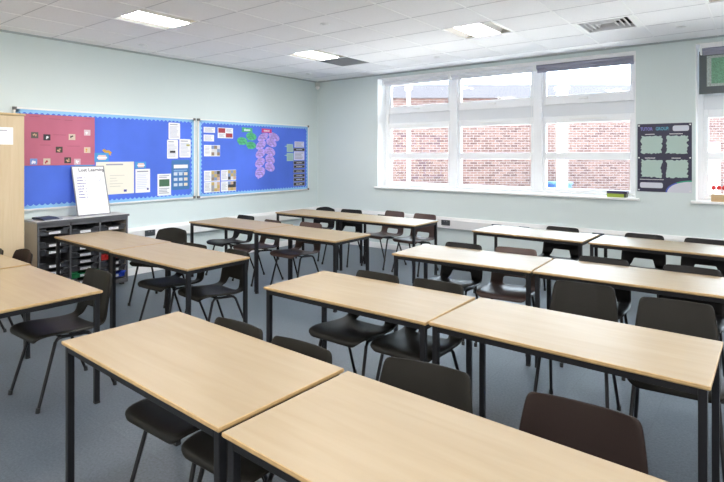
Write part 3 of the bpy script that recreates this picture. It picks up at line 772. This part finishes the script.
# ------------------------------------------------------------------ beech cupboard
CX, CY0, CY1, CZ = -5.93, 0.90, 2.135, 1.985
cu = empty('cupboard', ((XL+CX)/2, (CY0+CY1)/2, 0)); ox2, oy2 = -cu.location.x, -cu.location.y
def cb(a, b): return ((a[0]+ox2, a[1]+oy2, a[2]), (b[0]+ox2, b[1]+oy2, b[2]))
MB().box(*cb((XL+0.04, CY0, 0.06), (CX-0.02, CY1, CZ-0.022))).build('carcass', BEECHV, cu, bevel=0.002)
MB().box(*cb((XL+0.03, CY0-0.008, CZ-0.022), (CX+0.010, CY1+0.008, CZ))).build('top_panel', mat('beech_top_edge', (0.50, 0.37, 0.20), 0.5), cu, bevel=0.003)
MB().box(*cb((XL+0.06, CY0+0.02, 0.0), (CX-0.05, CY1-0.02, 0.06))).build('plinth', DGREY, cu)
for y0, y1, hy in [(CY0+0.002, (CY0+CY1)/2-0.002, (CY0+CY1)/2-0.05), ((CY0+CY1)/2+0.002, CY1-0.002, (CY0+CY1)/2+0.05)]:
    d = MB().box(*cb((CX-0.019, y0, 0.07), (CX, y1, CZ-0.026))).build('door', BEECHV, cu, bevel=0.002)
    MB().tube([(CX+ox2, hy+oy2, 0.95), (CX+0.03+ox2, hy+oy2, 0.96), (CX+0.03+ox2, hy+oy2, 1.09), (CX+ox2, hy+oy2, 1.10)], 0.006, 8).build('handle', ALU, d, smooth=True)
tag(cu, 'tall beech cupboard standing beside the grey tray unit', 'cupboard')

# ------------------------------------------------------------------ notice boards
BX = XL+0.022          # face of the backing paper
def notice_board(y0, y1, z0, z1, label):
    r = empty('notice_board', (XL, y0, z0)); W, H = y1-y0, z1-z0
    MB().box((0.002, 0.02, 0.02), (0.022, W-0.02, H-0.02)).build('backing', BLUEBK, r)
    f = MB(); b = 0.020
    for s in [((0,0,0),(0.028,b,H)), ((0,W-b,0),(0.028,W,H)), ((0,b,0),(0.028,W-b,b)), ((0,b,H-b),(0.028,W-b,H))]: f.box(*s)
    f.build('frame', mat('white_metal_frame', (0.78, 0.78, 0.78), 0.4), r, bevel=0.002)
    # scalloped paper border laid inside the frame
    bw = 0.052; pt = 0.060; am = 0.022
    def wavy(L):
        n = max(2, round((L)/pt)); out = []
        for i in range(n):
            for j in range(6):
                t = (i+j/6.0)/n; out.append((t*L, am*abs(math.sin(PI*(j/6.0)))))
        out.append((L, 0)); return out
    s = MB(); xf, xg = 0.0222, 0.0240
    def strip(pa, pb):
        # pa: outer straight points, pb: inner wavy points, as quads
        n = len(pa)
        vs = [(xg, *p) for p in pa]+[(xg, *p) for p in pb]+[(xf, *p) for p in pb]
        fs = [(i, i+1, n+i+1, n+i) for i in range(n-1)]+[(n+i, n+i+1, 2*n+i+1, 2*n+i) for i in range(n-1)]
        s.add(vs, fs)
    e = b
    hz = wavy(W-2*e); vt = wavy(H-2*e)
    strip([(e+t, H-e) for t, q in hz], [(e+t, H-e-bw+q) for t, q in hz])
    strip([(e+t, e) for t, q in hz], [(e+t, e+bw-q) for t, q in hz])
    strip([(e, e+t) for t, q in vt], [(e+bw-q, e+t) for t, q in vt])
    strip([(W-e, e+t) for t, q in vt], [(W-e-bw+q, e+t) for t, q in vt])
    s.build('border', SCALLOP, r)
    for y in (0, W-0.028):
        for z in (0, H-0.028):
            MB().box((0.0, y-0.003, z-0.003), (0.032, y+0.031, z+0.031)).build('corner_cap', mat('dark_cap', (0.12, 0.12, 0.13), 0.5), r)
    tag(r, label, 'notice board', 'blue notice boards')
notice_board(2.211, 4.524, 0.943, 2.090, 'blue notice board with pink poster and pale blue scalloped border')
notice_board(4.574, 6.914, 0.938, 2.090, 'blue notice board with green and purple speech bubbles')

class Sheet:
    """a flat sheet pinned on the notice-board wall; y to the viewer's right-hand side, z up"""
    def __init__(s, name, y0, z1, y1, z0, m, lift=0.0, round_=0.0):
        s.y0, s.z0, s.y1, s.z1 = min(y0,y1), min(z0,z1), max(y0,y1), max(z0,z1); s.x = BX+0.0022+lift
        s.r = empty(name, (s.x, s.y0, s.z0)); s.W, s.H = s.y1-s.y0, s.z1-s.z0
        if round_:
            P = []
            for cx, cy, a0 in [(s.W-round_, s.H-round_, 0), (round_, s.H-round_, 90), (round_, round_, 180), (s.W-round_, round_, 270)]:
                for k in range(5): a = math.radians(a0+22.5*k); P.append((cx+round_*math.cos(a), cy+round_*math.sin(a)))
            MB().prism(P, lambda y, z: (0, y, z), lambda y, z: (0.0012, y, z)).build('sheet', m, s.r)
        else: MB().box((0, 0, 0), (0.0012, s.W, s.H)).build('sheet', m, s.r)
    def rect(s, name, a, b, c, d, m, lift=0.0, parent=None):     # fractions of the sheet
        q = MB().box((0.0012+lift, a*s.W, b*s.H), (0.0018+lift, c*s.W, d*s.H)); return q.build(name, m, parent or s.r)
    def lines(s, a, b, c, d, n, m=None, th=0.25, ragged=0.3, seed=1, name='print'):
        rr = random.Random(seed); q = MB(); dz = (d-b)/n
        for i in range(n):
            e = c-(c-a)*ragged*rr.random()
            q.box((0.0012, a*s.W, (d-dz*(i+0.5)-dz*th)*s.H), (0.0017, e*s.W, (d-dz*(i+0.5)+dz*th)*s.H))
        return q.build(name, m or INK, s.r)
    def tag(s, label, cat, group=None): tag(s.r, label, cat, group); return s

# pink poster with small pictures
p = Sheet('pink_poster', 2.240, 2.022, 3.089, 1.445, PINK, 0.002)
Y0p, Z0p, Wp, Hp = p.y0, p.z0, p.W, p.H
def ypx(px): return (2.333+(px-25)*(3.089-2.333)/(93.7-25))
PICS = [(33, 136, (0.10,0.09,0.08), SKIN), (44.5, 138, (0.02,0.02,0.03), PAPER), (56.5, 150, (0.05,0.04,0.03), SKIN), (69.5, 137.5, (0.62,0.55,0.45), DARKC), (85.5, 133, (0.62,0.50,0.55), PAPER),
        (85.5, 150.5, (0.62,0.52,0.40), ORANGE), (32, 161.5, (0.16,0.28,0.62), PAPER), (44.5, 161.5, (0.58,0.52,0.42), REDC), (65, 160.5, (0.03,0.03,0.03), SKIN), (75, 162, (0.58,0.42,0.48), PAPER)]
for n, (px, py, c, m2) in enumerate(PICS):
    y = (ypx(px)-Y0p)/Wp; zt = 115.5+(px-25)*0.03; z = 1 - (py-zt)/(165.3-zt)
    w_, h_ = 0.044, 0.060
    pc = p.rect('picture', y-w_, max(0.005, z-h_), y+w_, z+h_, mat('picture_tone_%d' % n, c, 0.5))
    q = MB(); cy, cz = y*Wp, max(0.005+h_, z)*Hp; r3 = random.Random(40+n)
    for _ in range(4):
        bx_, bz_ = r3.uniform(-.014, .014), r3.uniform(-.016, .016); sa, sb = r3.uniform(.006, .013), r3.uniform(.006, .014)
        q.prism([(cy+bx_+sa*math.cos(t*PI/4), cz+bz_+sb*math.sin(t*PI/4)) for t in range(8)], lambda yy, zz: (0.0018, yy, zz), lambda yy, zz: (0.0020+0.0001*_, yy, zz))
    q.build('print', m2, pc)
q = MB()
for px, py, l in [(33, 118, 12), (52, 120, 14), (66, 121, 10), (57, 135.5, 16), (43, 145.5, 12), (71, 146.5, 16), (87, 119, 7)]:
    y = ypx(px)-Y0p; zt = 115.5+(px-25)*0.03; z = (1-(py-zt)/(165.3-zt))*Hp
    q.box((0.0012, y-l*0.0045, z-0.002), (0.0017, y+l*0.0045, z+0.002))
q.build('print', mat('dark_pink_ink', (0.25, 0.06, 0.11), 0.7), p.r)
p.tag('large pink poster with small pictures on the first notice board', 'poster')

s = Sheet('cream_chart', 3.105, 1.478, 3.596, 1.069, CREAM, 0.0); s.lines(0.25, 0.86, 0.72, 0.97, 1, th=.2); s.lines(0.35, 0.2, 0.78, 0.62, 5, th=.1, ragged=.7, m=mat('faint_print', (0.55, 0.54, 0.50), .7)); s.rect('sticker', .72, .06, .80, .13, INKB)
s.tag('large cream chart behind the leaning whiteboard', 'chart')
s = Sheet('blue_card', 3.085, 1.590, 3.262, 1.482, SKYC, 0.004); s.rect('emblem', .25, .2, .8, .75, mat('pale_emblem', (.75, .55, .5), .6)); s.rect('banner', .18, .36, .88, .55, PAPER, .0006)
s.tag('small blue card with pale emblem above the cream chart', 'card', 'blue emblem cards')
s = Sheet('blue_card', 3.610, 1.475, 3.764, 1.388, SKYC, 0.0025); s.rect('emblem', .25, .15, .8, .8, mat('pale_emblem', (.75, .55, .5), .6)); s.rect('banner', .18, .36, .88, .55, PAPER, .0006)
s.tag('small blue card with pale emblem above the white grid sheet', 'card', 'blue emblem cards')
s = Sheet('blue_card', 2.855, 1.50, 3.06, 1.425, SKYC, -0.0008)
s.tag('small blue card showing below the pink poster above whiteboard', 'card', 'blue emblem cards')
s = Sheet('white_sheet', 3.617, 1.380, 3.822, 1.069, PAPER, 0.0); s.lines(.10, .15, .92, .82, 9, m=LILAC, th=.2); s.lines(.1, .84, .9, .95, 1); s.rect('sticker', .78, .10, .90, .18, INKB)
s.tag('white lined sheet under the second blue emblem card', 'sheet', 'pinned sheets')
# small yellow cut-out bird
yb = empty('bird_cutout', (BX+0.005, 3.18, 1.55))
MB().prism([(0, .075), (.03, .09), (.05, .07), (.085, .075), (.125, .04), (.10, .03), (.115, .005), (.075, .022), (.06, .03), (.03, .045), (.012, .06)], lambda y, z: (0, y, z), lambda y, z: (.0015, y, z)).build('body', ORANGE, yb)
tag(yb, 'ochre yellow bird-shaped cut-out beside the pink poster corner', 'cut-out')
def pdoc(y0, z1, y1, z0, lb, seed, extra=None):
    s = Sheet('printed_sheet', y0, z1, y1, z0, PAPER, 0.0005*seed, 0.015)
    s.lines(.10, .08, .90, .80, 10, th=.22, seed=seed, m=mat('soft_print', (.52, .54, .66), .7)); s.lines(.12, .84, .8, .94, 1, seed=seed)
    if extra: s.rect('picture', *extra)
    s.tag(lb, 'sheet', 'pinned sheets')
pdoc(4.097, 2.011, 4.277, 1.781, 'uppermost white printed sheet on first notice board, above a side-by-side pair', 1)
pdoc(4.074, 1.775, 4.245, 1.514, 'white printed sheet with dark picture, in the pair over the blue calculator poster', 2, (.25, .30, .75, .42, DARKC))
pdoc(4.265, 1.788, 4.448, 1.528, 'white printed sheet with yellow mark, in the pair over the blue calculator poster', 3, (.62, .62, .92, .72, mat('ochre_mark', (.45, .42, .15), .7)))
s = Sheet('calculator_poster', 4.143, 1.494, 4.431, 1.078, TEALC, 0.0004, 0.02)
s.rect('display', .12, .72, .90, .84, PAPER)
for i in range(3):
    for j in range(3):
        s.rect('key', .12+.28*i, .12+.18*j, .32+.28*i, .22+.18*j, [mat('pale_key', (.55, .62, .70), .6), mat('pale_key_warm', (.70, .62, .48), .6)][(i == 2)])
s.lines(.12, .56, .88, .68, 2, m=mat('light_blue_print', (.25, .4, .65), .6))
s.tag('steel blue poster shaped like a calculator on the first notice board', 'poster')
s = Sheet('white_sheet', 3.931, 1.306, 4.135, 1.010, PAPER, 0.0); s.rect('picture', .12, .42, .88, .75, mat('dark_green_print', (.05, .13, .07), .6)); s.lines(.1, .80, .9, .95, 2); s.lines(.1, .08, .9, .36, 4)
s.lines(.22, .5, .8, .66, 3, m=mat('green_print_light', (.2, .35, .22), .6), name='picture_lines')
s.tag('white sheet with dark green picture beside the calculator poster', 'sheet', 'pinned sheets')

# second board
s = Sheet('white_sheet', 4.670, 1.976, 4.871, 1.892, PAPER); s.lines(.08, .1, .92, .9, 5, th=.18); s.tag('small white text strip at the top of second board, upper of two', 'sheet', 'pinned sheets')
s = Sheet('white_sheet', 4.670, 1.863, 4.853, 1.765, PAPER); s.lines(.08, .1, .92, .9, 5, th=.18); s.tag('small white text strip near top of second board, lower of two', 'sheet', 'pinned sheets')
s = Sheet('white_sheet', 4.920, 1.977, 5.207, 1.818, PAPER)
s.rect('picture', .04, .5, .48, .95, REDC); s.rect('picture', .52, .08, .96, .48, REDC); s.lines(.55, .58, .95, .9, 4, th=.2); s.lines(.06, .1, .45, .42, 4, th=.2)
s.tag('white sheet with two maroon pictures on the second notice board', 'sheet', 'pinned sheets')
def photo_sheet(y0, z1, y1, z0, lb, seed):
    s = Sheet('photo_sheet', y0, z1, y1, z0, PAPER); rr = random.Random(seed)
    s.lines(.06, .15, .40, .9, 6, th=.16, seed=seed)
    pal = [DARKC, SKIN, mat('print_grey', (.30, .30, .34), .6), mat('print_brown', (.26, .19, .14), .6), mat('print_blue', (.20, .27, .45), .6), mat('print_ochre', (.5, .36, .12), .6), mat('print_light', (.62, .62, .64), .6)]
    for i in range(3):
        for j in range(3):
            s.rect('picture', .45+.18*i, .06+.30*j, .45+.18*(i+1), .06+.30*(j+1), rr.choice(pal))
    s.tag(lb, 'photo sheet', 'photo sheets')
photo_sheet(4.676, 1.710, 4.962, 1.544, 'photo sheet on its own below the two white text strips', 11)
photo_sheet(4.676, 1.332, 4.962, 1.171, 'photo sheet in block of four, upper one by the board edge', 12)
photo_sheet(4.676, 1.165, 4.962, 1.010, 'photo sheet in block of four, lower one by the board edge', 13)
photo_sheet(4.981, 1.336, 5.266, 1.175, 'photo sheet in block of four, upper one towards the bubbles', 14)
photo_sheet(4.981, 1.163, 5.266, 1.010, 'photo sheet in block of four, lower one towards the bubbles', 15)
def banner(y0, z1, y1, z0, m, lb):
    r = empty('title_banner', (BX+0.004, (y0+y1)/2, (z0+z1)/2)); a, b = (y1-y0)/2, (z1-z0)/2
    MB().prism([(-a, -b), (-a*.1, -b*.9), (a, -b*1.1), (a*.92, 0), (a, b*.9), (0, b), (-a, b*1.1), (-a*.9, 0)], lambda y, z: (0, y, z), lambda y, z: (.002, y, z)).build('card', m, r)
    q = MB(); rr = random.Random(int(y0*100)); y = -a*.55
    while y < a*.5: q.box((.002, y, -b*.45), (.0026, y+a*.10, b*(.2+.3*rr.random()))); y += a*.16
    q.build('lettering', PAPER, r); tag(r, lb, 'banner', 'title banners')
banner(5.374, 1.995, 5.599, 1.924, GREENC, 'green title banner above the three green speech bubbles')
banner(5.785, 1.994, 6.014, 1.930, MAGC, 'magenta title banner above the purple speech bubbles')
def bubble(y0, z1, y1, z0, m, lb, grp, tail, tilt=0.0, k=0):
    r = empty('speech_bubble', (BX+0.0025+0.0016*(k % 3), (y0+y1)/2, (z0+z1)/2)); a, b = (y1-y0)/2, (z1-z0)/2
    P = []
    for i in range(28):
        t = 2*PI*i/28; y, z = a*math.cos(t), b*math.sin(t)
        if tail and i in (tail,): y, z = y*1.22, z*1.22
        P.append((y*math.cos(tilt)-z*0.88*math.sin(tilt), y*math.sin(tilt)+z*0.88*math.cos(tilt)))
    MB().prism(P, lambda y, z: (0, y, z), lambda y, z: (.0012, y, z)).build('card', m, r)
    q = MB()
    for i in range(3): q.box((.0012, -a*.55, b*(.35-.35*i)-.004), (.0016, a*(.5-.1*(i % 2)), b*(.35-.35*i)+.004))
    q.build('lettering', mat('bubble_ink_%s' % m.name, tuple(c*.55 for c in m.node_tree.nodes['Principled BSDF'].inputs['Base Color'].default_value[:3]), .7), r)
    tag(r, lb, 'speech bubble', grp)
for k, (q, pos) in enumerate([((5.465,1.928,5.680,1.789), 'uppermost, under the green banner'), ((5.285,1.851,5.490,1.714), 'out by the photo sheets'), ((5.465,1.785,5.668,1.652), 'lowest of the three')]):
    bubble(*q, GREENC, 'green oval speech bubble, ' + pos, 'green speech bubbles', 19, -0.1, k)
PB = [(5.700,1.925,5.945,1.787),(5.935,1.940,6.195,1.797),(5.660,1.800,5.890,1.652),(5.885,1.840,6.130,1.695),(5.655,1.665,5.880,1.510),(5.858,1.700,6.095,1.543),(5.645,1.520,5.868,1.358),(5.868,1.570,6.085,1.408),(5.645,1.375,5.868,1.184),(5.860,1.445,6.085,1.284)]
ROWN = ['top pair', 'second pair down', 'third pair down', 'fourth pair down', 'lowest pair']
for k, q in enumerate(PB):
    bubble(*q, PURPC, 'purple oval speech bubble in the %s, on the %s side' % (ROWN[k//2], 'green bubbles' if k % 2 == 0 else 'black labels'), 'purple speech bubbles', 18, (0.42 if k % 2 == 0 else -0.36), k)
for (y0, z1, y1, z0, lb) in [(6.333,1.752,6.515,1.615,'sage green square speech card, upper of two'), (6.333,1.597,6.527,1.458,'sage green square speech card, lower of two')]:
    r = empty('speech_card', (BX+.0025, y0, z0)); W, H = y1-y0, z1-z0
    MB().prism([(.03, 0), (W, 0), (W, H), (.03, H), (.03, H*.80), (-.03, H*.72), (.03, H*.62)], lambda y, z: (0, y, z), lambda y, z: (.0015, y, z)).build('card', MINTC, r)
    q = MB()
    for i in range(5): q.box((.0015, .05, H*(.2+.14*i)), (.002, W-.03, H*(.235+.14*i)))
    q.build('lettering', mat('sage_ink', (.22, .36, .36), .7), r); tag(r, lb, 'speech card', 'sage speech cards')
s = Sheet('lilac_sheet', 6.552, 1.799, 6.792, 1.697, LILAC); s.lines(.08, .1, .92, .9, 4); s.tag('lilac text sheet above the black labels, over the first label', 'sheet', 'pinned sheets')
s = Sheet('lilac_sheet', 6.539, 1.624, 6.800, 1.473, LILAC); s.lines(.08, .1, .92, .9, 5); s.tag('lilac text sheet between first and second black labels', 'sheet', 'pinned sheets')
KL = [(1.685,1.630),(1.458,1.396),(1.385,1.333),(1.308,1.252),(1.229,1.172),(1.163,1.100),(1.085,1.020)]
for k, (z1, z0) in enumerate(KL):
    s = Sheet('black_label', 6.525, z1, 6.810, z0, mat('grey_label_edge', (.35, .36, .42), .6), 0.001)
    s.rect('panel', .03, .12, .97, .88, DARKC)
    q = MB(); rr = random.Random(k); y = .25*s.W
    while y < .75*s.W: q.box((.0018, y, .36*s.H), (.0022, y+.010, (.55+.12*rr.random())*s.H)); y += .015
    q.build('lettering', mat('pale_lettering', (.7, .7, .74), .6), s.r)
    s.tag('black word label on second board edge, %s from the top of seven' % ['first', 'second', 'third', 'fourth', 'fifth', 'sixth', 'seventh'][k], 'label', 'black word labels')

# notice on the cupboard door
s = Sheet('cupboard_notice', 1.80, 1.840, 2.032, 1.668, PAPER); s.r.location.x = CX+0.0005
s.lines(.08, .1, .85, .7, 6, m=mat('pale_print', (.66, .66, .72), .7), th=.15); s.lines(.3, .74, .8, .90, 1, th=.2)
s.tag('white paper notice fixed on the beech cupboard door', 'notice')

# ------------------------------------------------------------------ tutor group poster on window wall
PX0, PX1, PZ0, PZ1 = -1.197, -0.634, 1.121, 1.940
tp = empty('tutor_poster', (PX0, YB, PZ0)); W, H = PX1-PX0, PZ1-PZ0
MB().box((0, -0.006, 0), (W, 0, H)).build('board', NAVY, tp)
def blot(cx, cz, w, h, seed):
    rr = random.Random(seed); P = []
    n = 14
    for i in range(n): P.append((cx-w/2+w*i/n, cz+h/2+rr.uniform(-.008, .008)))
    for i in range(n): P.append((cx+w/2+rr.uniform(-.012, .012), cz+h/2-h*i/n))
    for i in range(n): P.append((cx+w/2-w*i/n, cz-h/2+rr.uniform(-.008, .008)))
    for i in range(n): P.append((cx-w/2+rr.uniform(-.012, .012), cz-h/2+h*i/n))
    return P
fa = lambda x, z: (x, -0.006, z)
fb = lambda x, z: (x, -0.0072, z)
for k, (fx, fz) in enumerate([(.265, .69), (.735, .69), (.265, .34), (.735, .34)]):
    MB().prism(blot(fx*W, fz*H, .385*W, .255*H, k), fa, fb).build('panel', MINT, tp)
q = MB(); rr = random.Random(5)
for fx, fz, l in [(.24, .845, .18), (.72, .845, .24), (.24, .495, .19), (.72, .495, .16)]:
    x = fx*W-l*W/2
    while x < fx*W+l*W/2: q.box((x, -.0072, fz*H-.004), (x+.006, -.006, fz*H+.005)); x += .0085
x = .05*W
while x < .50*W: q.box((x, -.0072, .176*H), (x+.006, -.006, .176*H+.007)); x += .0085
q.build('small_print', PAPER, tp)
def rrect(x0, z0, x1, z1, r):
    P = []
    for cx, cz, a0 in [(x1-r, z1-r, 0), (x0+r, z1-r, 90), (x0+r, z0+r, 180), (x1-r, z0+r, 270)]:
        for k in range(5): a = math.radians(a0+22.5*k); P.append((cx+r*math.cos(a), cz+r*math.sin(a)))
    return P
MB().prism(rrect(.66*W, .885*H, .95*W, .965*H, .02), fa, fb).build('name_box', PALEP, tp)
MB().prism(rrect(.05*W, .055*H, .48*W, .135*H, .02), fa, fb).build('name_box', PALEP, tp)
arc = [(W, 0)]+[(W-.44*W*math.cos(t*PI/2/10), .16*H*math.sin(t*PI/2/10)) for t in range(11)]
MB().prism(arc, fa, fb).build('corner_curve', PALEP, tp)
for (k0, k1, m) in [(0, 6, mat('blue_line', (.06, .10, .45), .5)), (6, 10, mat('green_line', (.02, .35, .22), .5))]:
    q = MB()
    for t in range(k0, k1):
        A = [(W-g*W*math.cos(u*PI/20), f*H*math.sin(u*PI/20)) for g, f in ((.44, .16), (.47, .178)) for u in (t, t+1)]
        q.prism([A[0], A[1], A[3], A[2]], lambda x, z: (x, -.0062, z), lambda x, z: (x, -.0076, z))
    q.build('curve_line', m, tp)
text_mesh('heading', 'TUTOR', 0.056, ((.055*W, -.0064, 0.902*H), (0.70, 0, 0), (0, 0, 1)), mat('violet_lettering', (.20, .20, .62), .5), tp, bold=0.001)
text_mesh('heading', 'GROUP:', 0.056, ((.345*W, -.0064, 0.902*H), (0.70, 0, 0), (0, 0, 1)), mat('teal_lettering', (.09, .36, .50), .5), tp, bold=0.001)
for x in (.03, .97):
    for z in (.025, .5, .975):
        MB().tube([(x*W, -.006, z*H), (x*W, -.011, z*H)], .009, 10).build('fixing', ALU, tp, smooth=True)
tag(tp, 'navy TUTOR GROUP poster with four mint panels between the windows', 'poster')

# ------------------------------------------------------------------ things on the sills
bx = empty('book', (-1.43, YB+0.035, ZS))
MB().box((-0.11, -0.06, 0.0), (0.085, 0.06, 0.045)).build('cover', mat('lime_green_cover', (.28, .38, .04), .5), bx)
MB().box((0.085, -0.06, 0.0), (0.11, 0.06, 0.045)).build('spine', mat('dark_olive', (.05, .07, .03), .5), bx)
tag(bx, 'lime green book lying on the window sill under a purple one', 'book', 'books on the sill')
bx = empty('book', (-1.43, YB+0.04, ZS+0.045))
MB().box((-0.11, -0.06, 0.0), (0.08, 0.06, 0.036)).build('cover', mat('purple_cover', (.05, .035, .10), .5), bx)
MB().box((0.08, -0.06, 0.0), (0.12, 0.06, 0.036)).build('spine', mat('dark_purple', (.03, .02, .06), .5), bx)
tag(bx, 'dark purple book lying on top of the lime green book', 'book', 'books on the sill')
wt = empty('wooden_block', (-0.30, YB+0.03, ZS))
MB().box((-0.15, -0.045, 0.0), (0.15, 0.045, 0.085)).build('body', wood('pale_pine', (.55, .38, .2), (.66, .48, .28), (2, 20, 20), .5), wt, bevel=0.004)
tag(wt, 'pale wooden block on the sill of the second window', 'block')
RED = mat('red_felt', (.60, .02, .02), .6)
for k in range(6):
    x = -0.43+0.05*k
    f = empty('red_flower', (x, YB+0.03, ZS+0.085))
    MB().tube([(0, 0, 0), (0.003, 0, 0.05)], 0.004, 6).build('stem', mat('white_stem', (.8, .8, .78), .5), f)
    MB().tube([(0.003, 0, 0.045), (0.003, 0, 0.06), (0.003, 0, 0.085), (0.003, 0, 0.10)], [0.007, 0.026, 0.023, 0.006], 8).build('head', RED, f, smooth=True)
    tag(f, 'red flower-like ornament in wooden block, number %s along from the window reveal' % ['one', 'two', 'three', 'four', 'five', 'six'][k], 'ornament', 'red ornaments on the second sill')
gp = empty('green_picture', (-0.575, YB+0.135, 2.276))
MB().box((0, 0, 0), (0.95, 0.01, 0.497)).build('mount', mat('dark_grey_mount', (.10, .12, .13), .6), gp)
q = MB().box((0.075, -0.002, 0.085), (0.87, 0.0, 0.44)).build('border', mat('silver_border', (.40, .47, .46), .5, noise=.3, nscale=60), gp)
MB().box((0.12, -0.0035, 0.115), (0.825, -0.002, 0.41)).build('panel', mat('green_glitter', (.16, .36, .24), .5, noise=.3, nscale=90), gp)
MB().box((0.245, -0.0045, 0.26), (0.257, -0.0035, 0.35)).build('figure', PAPER, gp)
tag(gp, 'dark picture with green glitter panel hung in the top of the second window', 'picture')

# ------------------------------------------------------------------ light
wd = bpy.data.worlds.new('World'); SC.world = wd; wd.use_nodes = True
bg = wd.node_tree.nodes['Background']; bg.inputs[0].default_value = (0.74, 0.87, 1.0, 1); bg.inputs[1].default_value = 9.0
sd = bpy.data.lights.new('sun', 'SUN'); so = bpy.data.objects.new('sun', sd); COL.objects.link(so)
sd.energy = 44.0; sd.angle = 0.01; sd.color = (1.0, 0.95, 0.88); so.rotation_euler = Vector((0.60, 0.02, -0.80)).to_track_quat('-Z', 'Y').to_euler()

# ------------------------------------------------------------------ camera (level, shifted lens)
F, CXP, CYP, YAW, HC = 522.37, 356.08, 154.81, 0.65959, 1.566
cd = bpy.data.cameras.new('camera'); cam = bpy.data.objects.new('camera', cd); COL.objects.link(cam)
cam.location = (0, 0, HC); cam.rotation_euler = (PI/2, 0, YAW)
cd.sensor_fit = 'HORIZONTAL'; cd.sensor_width = 36; cd.lens = 36*F/724
cd.shift_x = (362-CXP)/724; cd.shift_y = -(241-CYP)/724
cd.clip_start = 0.05; cd.clip_end = 200
SC.camera = cam
SC.view_settings.view_transform = 'Standard'; SC.view_settings.look = 'None'
SC.view_settings.exposure = 1.10; SC.view_settings.gamma = 1; SC.view_settings.use_curve_mapping = False
SC.cycles.max_bounces = 12; SC.cycles.diffuse_bounces = 10; SC.cycles.transparent_max_bounces = 12
SC.cycles.sample_clamp_indirect = 8
